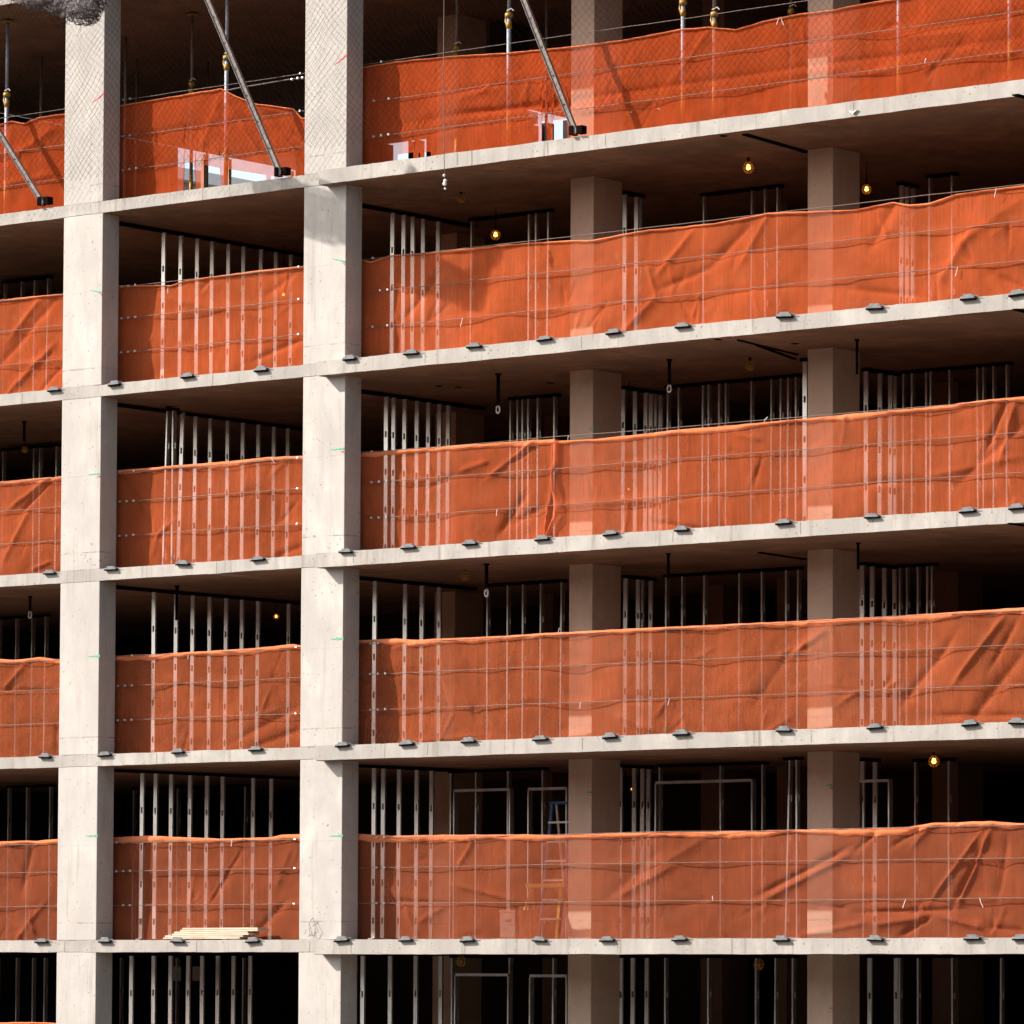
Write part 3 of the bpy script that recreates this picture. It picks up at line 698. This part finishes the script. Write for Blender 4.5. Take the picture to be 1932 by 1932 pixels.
# ------------------------------------------------------------------ shoring posts on the top storey
def shore(x, ycol, Y, label, r=0.036, dark=False):
    p = unp(x, ycol, 1, Y); zc = p.z-12.0; H = TOPZ-0.045-12.004
    t = thing('shoring_post', (p.x, Y, 12.004), label, 'shoring post', 'adjustable steel shoring posts on the top storey')
    st = M['shore'] if not dark else M['brace']
    MB().box(-0.09, 0.09, -0.09, 0.09, 0, 0.012).build('base_plate', M['yellow'], t)
    MB().box(-0.09, 0.09, -0.09, 0.09, H-0.012, H).build('head_plate', M['yellow'], t)
    MB().tube([(0,0,0.012), (0,0,zc-0.02)], r, 12).build('outer_tube', st, t, smooth=True)
    MB().tube([(0,0,zc-0.02), (0,0,H-0.012)], r*0.80, 12).build('inner_tube', st, t, smooth=True)
    c = MB().tube([(0,0,zc-0.03), (0,0,zc+0.035)], r*1.75, 12).tube([(0,0,zc-0.20), (0,0,zc-0.10)], r*1.25, 12).tube([(-r*1.6,-0.01,zc+0.02), (-r*1.9,-0.01,zc-0.08), (-r*1.1,-0.01,zc-0.17)], 0.011, 6)
    c.build('collar', M['yellow'], t, smooth=True)
    MB().tube([(-0.02,-0.03,zc+0.07), (0.10,-0.06,zc+0.09), (0.14,-0.06,zc+0.05)], 0.009, 6).build('handle', M['clip'], t)
    MB().tube([(0,0,0.25), (0,0,0.75)], r*1.04, 12).build('painted_band', M['yellow'], t, smooth=True)
shore(13, 180, 0.9, 'leftmost steel shoring post with a yellow collar, beside the left column')
shore(362, 160, 2.3, 'dull shoring post left of the net peak, yellow collar just above the net', 0.03, True)
shore(428, 110, 0.68, 'pale shoring post holding up the peak of the middle net')
shore(862, 92, 2.2, 'dark shoring post with dull yellow collar, left of the slanted brace in the wide bay', 0.03, True)
shore(960.5, 30, 0.75, 'blue grey shoring post with yellow collar beside the slanted brace in the wide bay')
shore(1289, 6, 0.8, 'pale shoring post right of the first square column, collar near the top of the photo', 0.034)
shore(1348, 28, 0.66, 'rusty shoring post where the wide top net rises to its second peak', 0.033, True)
shore(1493, 22, 2.6, 'dark shoring post close to the second square column', 0.03, True)
shore(1696, -40, 0.75, 'shoring post seen only through the net, right of the second square column', 0.034)
shore(1905, -60, 0.70, 'rightmost shoring post, seen through the net near the photo edge', 0.032)
# slim props deep inside the top storey
for x, Y, lab in ((78, 3.4, 'thin dull prop behind the left net on the top storey'), (237, 3.0, 'thin dull prop just right of the first wide column, top storey'),
             (258, 4.6, 'thin dim prop behind the shaded end of the middle top net'), (1031, 3.6, 'thin dim prop between the brace and the dark shoring posts, top storey'), (392, 5.5, 'thin dim prop between the two shoring posts of the middle bay')):
    p = unp(x, 150, 1, Y)
    t = thing('steel_prop', (p.x, Y, 12.004), lab, 'steel prop', 'thin steel props inside the top storey')
    MB().tube([(0,0,0.01), (0,0,TOPZ-12.06)], 0.024, 8).build('tube', M['brace'], t, smooth=True)
    MB().box(-.06,.06,-.06,.06,0,0.01).build('base_plate', M['brace'], t)

# slanted braces with black shoes at the slab edge
def brace(top, foot, label, Y0=-0.02, Y1=-0.10, w=0.085):
    a = unp(*foot, 1, Y0); b = unp(*top, 1, Y1); d = (b-a).normalized(); b = a+d*4.4
    t = thing('slanted_brace', a, label, 'brace', 'slanted steel braces at the floor edge')
    mb = MB().bar((0,0,0), b-a, w, 0.05, Vector((0,1,0)))
    mb.build('channel', M['brace'], t)
    off = Vector((0,-0.032,0))
    MB().bar(off+Vector((-w*0.42,0,0)), b-a+off+Vector((-w*0.42,0,0)), 0.010, 0.022, Vector((0,1,0))).build('lip', M['bracket'], t)
    MB().box(-0.10, -0.03, -0.05, 0.08, -0.02, 0.12).box(0.03, 0.14, -0.04, 0.08, -0.01, 0.11).build('shoe', M['black'], t)
    mb = MB()
    for i in range(1, 8): 
        c = d*(i*0.5)+Vector((0.005,-0.028,0)); mb.tube([c, c+Vector((0,-0.006,0))], 0.011, 8)
    mb.build('bolt', M['black'], t)
brace((-10, 236), (82, 385), 'leftmost slanted brace, its foot on the slab edge left of the first wide column')
brace((388, -10), (530, 330), 'slanted brace in front of the peaked net between the two wide columns')
brace((986, -8), (1087, 252), 'slanted brace in front of the net beside the first square column', -0.22, -0.30)

# sagging tie cable from the net peak to the second column, hanging cord with white knots
t = thing('tie_cable', (0,0,0), 'bright sagging tie cable between the net peak and the second wide column', 'steel cable')
pts = [unp(x, y, 1, 0.45) for x, y in ((426,171),(450,166),(480,161),(515,155),(545,150),(580,146))]
o0 = pts[0].copy(); t.location = o0
MB().tube([p-o0 for p in pts], 0.010, 6).build('wire', M['cable'], t)
for x, y in ((551,150),(562,148),(571,147)):
    c = unp(x, y, 1, 0.43)-o0; MB().tube([c-Vector((.015,0,0)), c+Vector((.015,0,0))], 0.022, 6).build('clamp', M['clip'], t)
top = unp(838, -20, 1, -0.45)
t = thing('knotted_cord', top, 'thin pale cord with white knots hanging in front of the slab edge', 'cord')
def cp(x, y): return unp(x, y, 1, -0.45)-top
MB().tube([cp(838,-20), cp(836.5,150), cp(838,300), cp(839.5,332)], 0.006, 6).build('cord', M['cable'], t)
mb = MB()
for x, y, r in ((838,331,.02),(840,341,.026),(839,347,.03),(840,356,.016)):
    c = cp(x, y); mb.tube([c-Vector((0,0,r)), c-Vector((0,0,r*.5)), c+Vector((0,0,r*.5)), c+Vector((0,0,r))], [r*.4, r, r, r*.4], 8)
mb.build('knot', M['white'], t)

# ------------------------------------------------------------------ caged work lights
def lamp(x, y, Y, k, lit, label, r=0.075):
    p = unp(x, y, 1, Y); ceil = LV[k]+3-0.235
    if p.z > ceil-0.06: p = unp(x, y, 2, ceil-0.12)
    t = thing('work_light', p, label, 'work light', 'caged work lights hung from the ceilings')
    L = ceil-p.z
    if L > 0.03: MB().tube([(0,0,r), (0.004,0,L)], 0.007, 6).build('cord', M['black'], t)
    MB().tube([(0,0,r*1.0), (0,0,r*1.7)], 0.020, 10).build('socket', M['black'], t)
    nb = 8; prof = [(0.010,-0.85),(0.6,-0.6),(0.75,-0.1),(0.62,0.4),(0.35,0.9)]
    MB().tube([(0,0,r*0.62*h) for q, h in prof], [max(0.004, r*0.55*q) for q, h in prof], 12).build('bulb', M['bulb'] if lit else M['bulb_off'], t, smooth=True)
    mb = MB()
    for i in range(nb):
        g = 2*math.pi*i/nb
        mb.tube([(math.cos(g)*r*q, math.sin(g)*r*q, r*h) for q, h in ((0.25,1.0),(0.8,0.55),(1.0,0.0),(0.85,-0.55),(0.3,-1.05))], 0.0045, 4)
    for h, q in ((0.55, 0.8), (0, 1.0), (-0.55, 0.85)):
        mb.tube([(math.cos(2*math.pi*i/16)*r*q, math.sin(2*math.pi*i/16)*r*q, r*h) for i in range(17)], 0.0045, 4)
    mb.build('cage', M['cage'], t)
lamp(1412, 316, 1.62, 'B', True, 'lit work light under the ceiling left of the second square column, second storey down', 0.085)
lamp(935, 443, 3.2, 'B', True, 'lit work light low in the dark left of the first square column, second storey down', 0.08)
lamp(1635, 357, 3.0, 'B', True, 'half hidden lit work light right of the second square column, second storey down', 0.075)
lamp(870, 374, 1.63, 'B', False, 'unlit caged light near the ceiling left of the first square column, second storey down', 0.07)
lamp(535, 556, 4.2, 'B', True, 'small lit work light glowing through the middle net, second storey down', 0.05)
lamp(1415, 690, 1.9, 'C', False, 'unlit yellow caged light left of the second square column, third storey down', 0.075)
lamp(47, 848, 2.2, 'C', False, 'pale unlit light on a black pipe at the far left, third storey down', 0.05)
lamp(521, 1163, 4.5, 'D', True, 'small lit work light beside the last studs of the middle bay, fourth storey down', 0.05)
lamp(878, 1086, 1.5, 'D', False, 'unlit yellow caged light left of the first square column, fourth storey down', 0.075)
lamp(1762, 1436, 2.8, 'E', True, 'round bright work light at the right, fifth storey down', 0.085)
lamp(361, 1493, 4.8, 'E', True, 'tiny lit work light between studs of the middle bay, fifth storey down', 0.04)
lamp(1192, 1489, 4.6, 'E', True, 'tiny lit light behind the bright studs by the first square column, fifth storey down', 0.03)
lamp(314, 1806, 2.6, 'F', True, 'lit work light just under the slab in the middle bay, lowest storey', 0.065)
lamp(870, 1813, 2.4, 'F', False, 'dull caged light just under the slab left of the first square column, lowest storey', 0.08)
lamp(1432, 1819, 2.4, 'F', False, 'dull caged light just under the slab left of the second square column, lowest storey', 0.08)
lamp(1186, 923, 3.2, 'C', True, 'tiny lit light glowing between the studs, third storey down', 0.03)

# black pipes hanging from the ceilings with pale ends
def pipe(x, y0, y1, k, label, r=0.028, end=True):
    z = LV[k]+3-0.235 if x > 600 else LV[k]+3-0.2
    p = unp(x, y0, 2, z); b = unp(x, y1, 1, p.y)
    t = thing('hanging_pipe', (p.x, p.y, z), label, 'hanging pipe', 'black pipes hanging from the ceilings')
    L = z-b.z
    MB().tube([(0,0,0), (0,0,-L)], r, 10).build('pipe', M['black'], t, smooth=True)
    MB().tube([(0,0,0), (0,0,-0.02)], r*1.8, 10).build('flange', M['black'], t)
    if end:
        R = 0.035
        MB().tube([(math.cos(a*math.pi/6)*R, 0, -L-0.09+math.sin(a*math.pi/6)*R*1.6) for a in range(13)], 0.012, 6).build('hook', M['white'], t, smooth=True)
        MB().tube([(0,0,-L), (0,0,-L-0.05)], 0.012, 6).build('wire', M['black'], t)
pipe(940, 705, 762, 'C', 'black hanging pipe with white ring left of the first square column, third storey down')
pipe(1263, 678, 722, 'C', 'black hanging pipe between the square columns, third storey down', 0.026)
pipe(1617, 640, 706, 'C', 'black hanging pipe touching the right side of the second square column, third storey down', 0.02, False)
pipe(918, 1064, 1108, 'D', 'black hanging pipe with white ring left of the first square column, fourth storey down')
pipe(1261, 1044, 1092, 'D', 'black hanging pipe between the square columns, fourth storey down', 0.022, False)
pipe(1619, 1024, 1074, 'D', 'black hanging pipe touching the right side of the second square column, fourth storey down', 0.02, False)
pipe(46, 795, 832, 'C', 'black hanging pipe at the far left, third storey down', 0.024, False)
pipe(57, 1125, 1150, 'D', 'black hanging pipe at the far left, fourth storey down', 0.022)
pipe(318, 768, 872, 'C', 'black hanging pipe beside the first stud of the middle bay, third storey down', 0.026, False)
pipe(334, 1105, 1170, 'D', 'black hanging pipe beside the second stud of the middle bay, fourth storey down', 0.026, False)

# ------------------------------------------------------------------ loose things on the fifth storey
def stack():
    a = unp(308, 1752, 1, 0.06); b = unp(452, 1752, 1, 0.06)
    L = b.x-a.x
    t = thing('board_stack', (a.x, 0.06, 0.0), 'stack of pale stepped boards on the slab edge before the middle net, fifth storey down', 'board stack')
    for i, (o0, o1) in enumerate(((0.0, 0.0), (0.02, 0.05), (0.16, 0.16), (0.19, 0.12), (0.30, 0.32), (0.33, 0.30))):
        MB().box(o0, L+o1, i*0.018, 0.28+i*0.012, 0.02+i*0.030, 0.02+i*0.030+0.024).build('board', M['boards'], t)
    MB().box(0.2, 0.3, 0.02, 0.27, 0.004, 0.03).box(L-0.4, L-0.3, 0.02, 0.27, 0.004, 0.03).build('batten', M['tan'], t)
stack()
# tan panels in the shade behind the boards
p = unp(300, 1700, 1, 3.0)
def ladder():
    a = unp(1022, 1765, 1, 2.4)
    t = thing('step_ladder', (a.x, 2.4, 0.004), 'blue step ladder left of the first square column, fifth storey down', 'ladder')
    H = 2.12
    for s, mt in ((0, M['blue']), (0.36, M['blue'])):
        MB().bar((s+(-0.06 if s == 0 else 0.06), 0, 0), (s, 0.25, H), 0.05, 0.03).build('rail', mt, t)
        MB().bar((s+(-0.06 if s == 0 else 0.06), 0.75, 0), (s, 0.35, H), 0.035, 0.03).build('rear_leg', M['white'], t)
    for i in range(1, 7):
        z = H*i/7; y = 0.25*i/7
        MB().box(-0.03, 0.39, y-0.04, y+0.04, z, z+0.03).build('step', M['white'], t)
    MB().box(-0.03, 0.39, 0.2, 0.4, H, H+0.04).build('top_cap', M['blue'], t)
ladder()
def trestle():
    a = unp(1018, 1768, 1, 1.7)
    t = thing('yellow_trestle', (a.x, 1.7, 0.004), 'yellow trestle behind the net left of the blue ladder', 'trestle')
    MB().box(-0.25, 0.55, -0.05, 0.05, 0.80, 0.86).build('beam', M['yellow'], t)
    for x, dx in ((-0.15, -0.12), (0.42, 0.12)):
        for dy in (-0.25, 0.25): MB().bar((x+dx, dy, 0), (x, 0, 0.8), 0.04, 0.04).build('leg', M['yellow'], t)
trestle()
def crate(x, y, Y, w, h, d, mat, name, label, cat):
    a = unp(x, y, 1, Y)
    t = thing(name, (a.x, Y, 0.004), label, cat)
    MB().box(0, w, 0, d, 0, h).build('body', mat, t)
    MB().box(-0.01, w+0.01, -0.01, d+0.01, h, h+0.03).build('lid', mat, t)
    MB().box(w*0.3, w*0.7, -0.02, 0.0, h*0.7, h*0.76).build('handle', M['bracket'], t)
crate(943, 1770, 1.3, 0.30, 0.42, 0.34, M['brace'], 'tool_box', 'small dull tool box behind the net, fifth storey down', 'tool box')
# paper notices pinned on studs, lowest storey
for i, (x, lab) in enumerate(((330, 'left one of two white sheets fixed to the studs, lowest storey'), (375, 'right one of two white sheets fixed to the studs, lowest storey'))):
    p = unp(x, 1837, 1, 3.0)
    o = bevelled(MB().box(-0.14, 0.14, -0.006, 0.006, -0.12, 0.12).mesh('paper_sheet'), 0.002, 1)
    tag(link('paper_sheet', o, M['bracket'], None, p), lab, 'sheet', 'white sheets fixed to the studs')

# ------------------------------------------------------------------ black debris net hung in front of the top storey
def dnet():
    t = thing('debris_net', (0, -0.34, 12.32), 'black diamond mesh debris net hanging in front of the top storey', 'debris net')
    x0, x1, H, s = -5.0, 20.5, 4.3, 0.125
    mb = MB(); r = 0.0017
    n = int((x1-x0+H)/s)
    def warp(x, z): return (x+0.09*noise.noise(Vector((x*1.7, z*1.7, 0)))+0.02*noise.noise(Vector((x*6, z*6, 0))), 0.09*noise.noise(Vector((x*0.5, z*0.5, 3)))+0.02*noise.noise(Vector((x*3, z*3, 1))), z+0.09*noise.noise(Vector((x*1.7, z*1.7, 5)))+0.02*noise.noise(Vector((x*6, z*6, 9))))
    for i in range(n):
        for sgn in (1, -1):
            pts = []
            c = x0-H+i*s if sgn == 1 else x0+i*s
            m_ = 24
            for j in range(m_+1):
                z = H*j/m_; x = c+sgn*z*0.95
                if sgn == -1: x = x0+i*s-z*0.95
                if x < x0 or x > x1: continue
                pts.append(warp(x, z))
            if len(pts) > 2: mb.tube(pts, r, 3, cap=False)
    mb.build('mesh_cords', M['dnet'], t)
dnet()
def bundle():
    mt, nt, out = newmat('gathered_black_net'); L = nt.links.new
    p = mapping(nt, (1, 1, 1))
    c = ramp(nt, noise_n(nt, mapping(nt, (1.6, 1.6, 3.2)), 22, 6, 0.8, 2.5), [(0.42, (0.012,0.010,0.011)), (0.55, (0.12,0.10,0.10)), (0.66, (0.42,0.38,0.36))])
    df = N(nt, 'ShaderNodeBsdfDiffuse'); L(c, df.inputs[0])
    tp = N(nt, 'ShaderNodeBsdfTransparent')
    hv = ramp(nt, noise_n(nt, p, 24, 4, 0.7), [(0.46, (0,0,0)), (0.54, (0.95,)*3)])
    ms = N(nt, 'ShaderNodeMixShader'); L(hv, ms.inputs[0]); L(df.outputs[0], ms.inputs[1]); L(tp.outputs[0], ms.inputs[2]); L(ms.outputs[0], out.inputs[0])
    Y = -2.9
    path = [(-80,-70,.30), (-20,-44,.30), (40,-28,.29), (90,-10,.27), (125,4,.26), (150,14,.25), (168,18,.24), (182,8,.17), (190,-12,.12), (205,-44,.11), (225,-90,.11)]
    o0 = unp(100, 0, 1, Y)
    t = thing('gathered_net', o0, 'dark bundle of gathered netting sagging over the first wide column at the top left', 'debris net')
    pts = []; rs = []
    for (x, y, r), (x2, y2, r2) in zip(path, path[1:]):
        for j in range(9):
            u = j/9; pts.append(unp(x+(x2-x)*u, y+(y2-y)*u, 1, Y)-o0); rs.append(r+(r2-r)*u)
    for layer, (sc, mm) in enumerate(((1.0, mt), (0.70, mt))):
        mb = MB().tube(pts, [a*sc for a in rs], 40, cap=True)
        vv = []
        for v_ in mb.v:
            q = Vector(v_); nn = noise.noise(Vector((q.x*1.6, q.y*3, q.z*5)))*0.05+noise.noise(Vector((q.x*4, q.y*9, q.z*16)))*0.028+noise.noise(q*40)*0.006
            vv.append(tuple(q+Vector((nn, nn*0.7, nn*1.1))))
        mb.v = vv
        mb.build('net_folds' if layer == 0 else 'inner_folds', mm, t)
    random.seed(9); mb = MB()
    for i in range(130):                                       # loose cords hanging out of the bundle
        k_ = random.randrange(8, len(pts)-10); c = pts[k_]; r = rs[k_]
        a = c+Vector((random.uniform(-r, r), -0.02, -r*random.uniform(-0.2, 1.0)))
        b = a+Vector((random.uniform(-.14, .14), random.uniform(-.05, .02), -random.uniform(0.03, 0.16)))
        m_ = (a+b)/2+Vector((random.uniform(-.05,.05), 0, -0.02))
        mb.tube([a, m_, b], 0.0045, 4)
    mb.build('loose_cords', M['dnet'], t)
bundle()
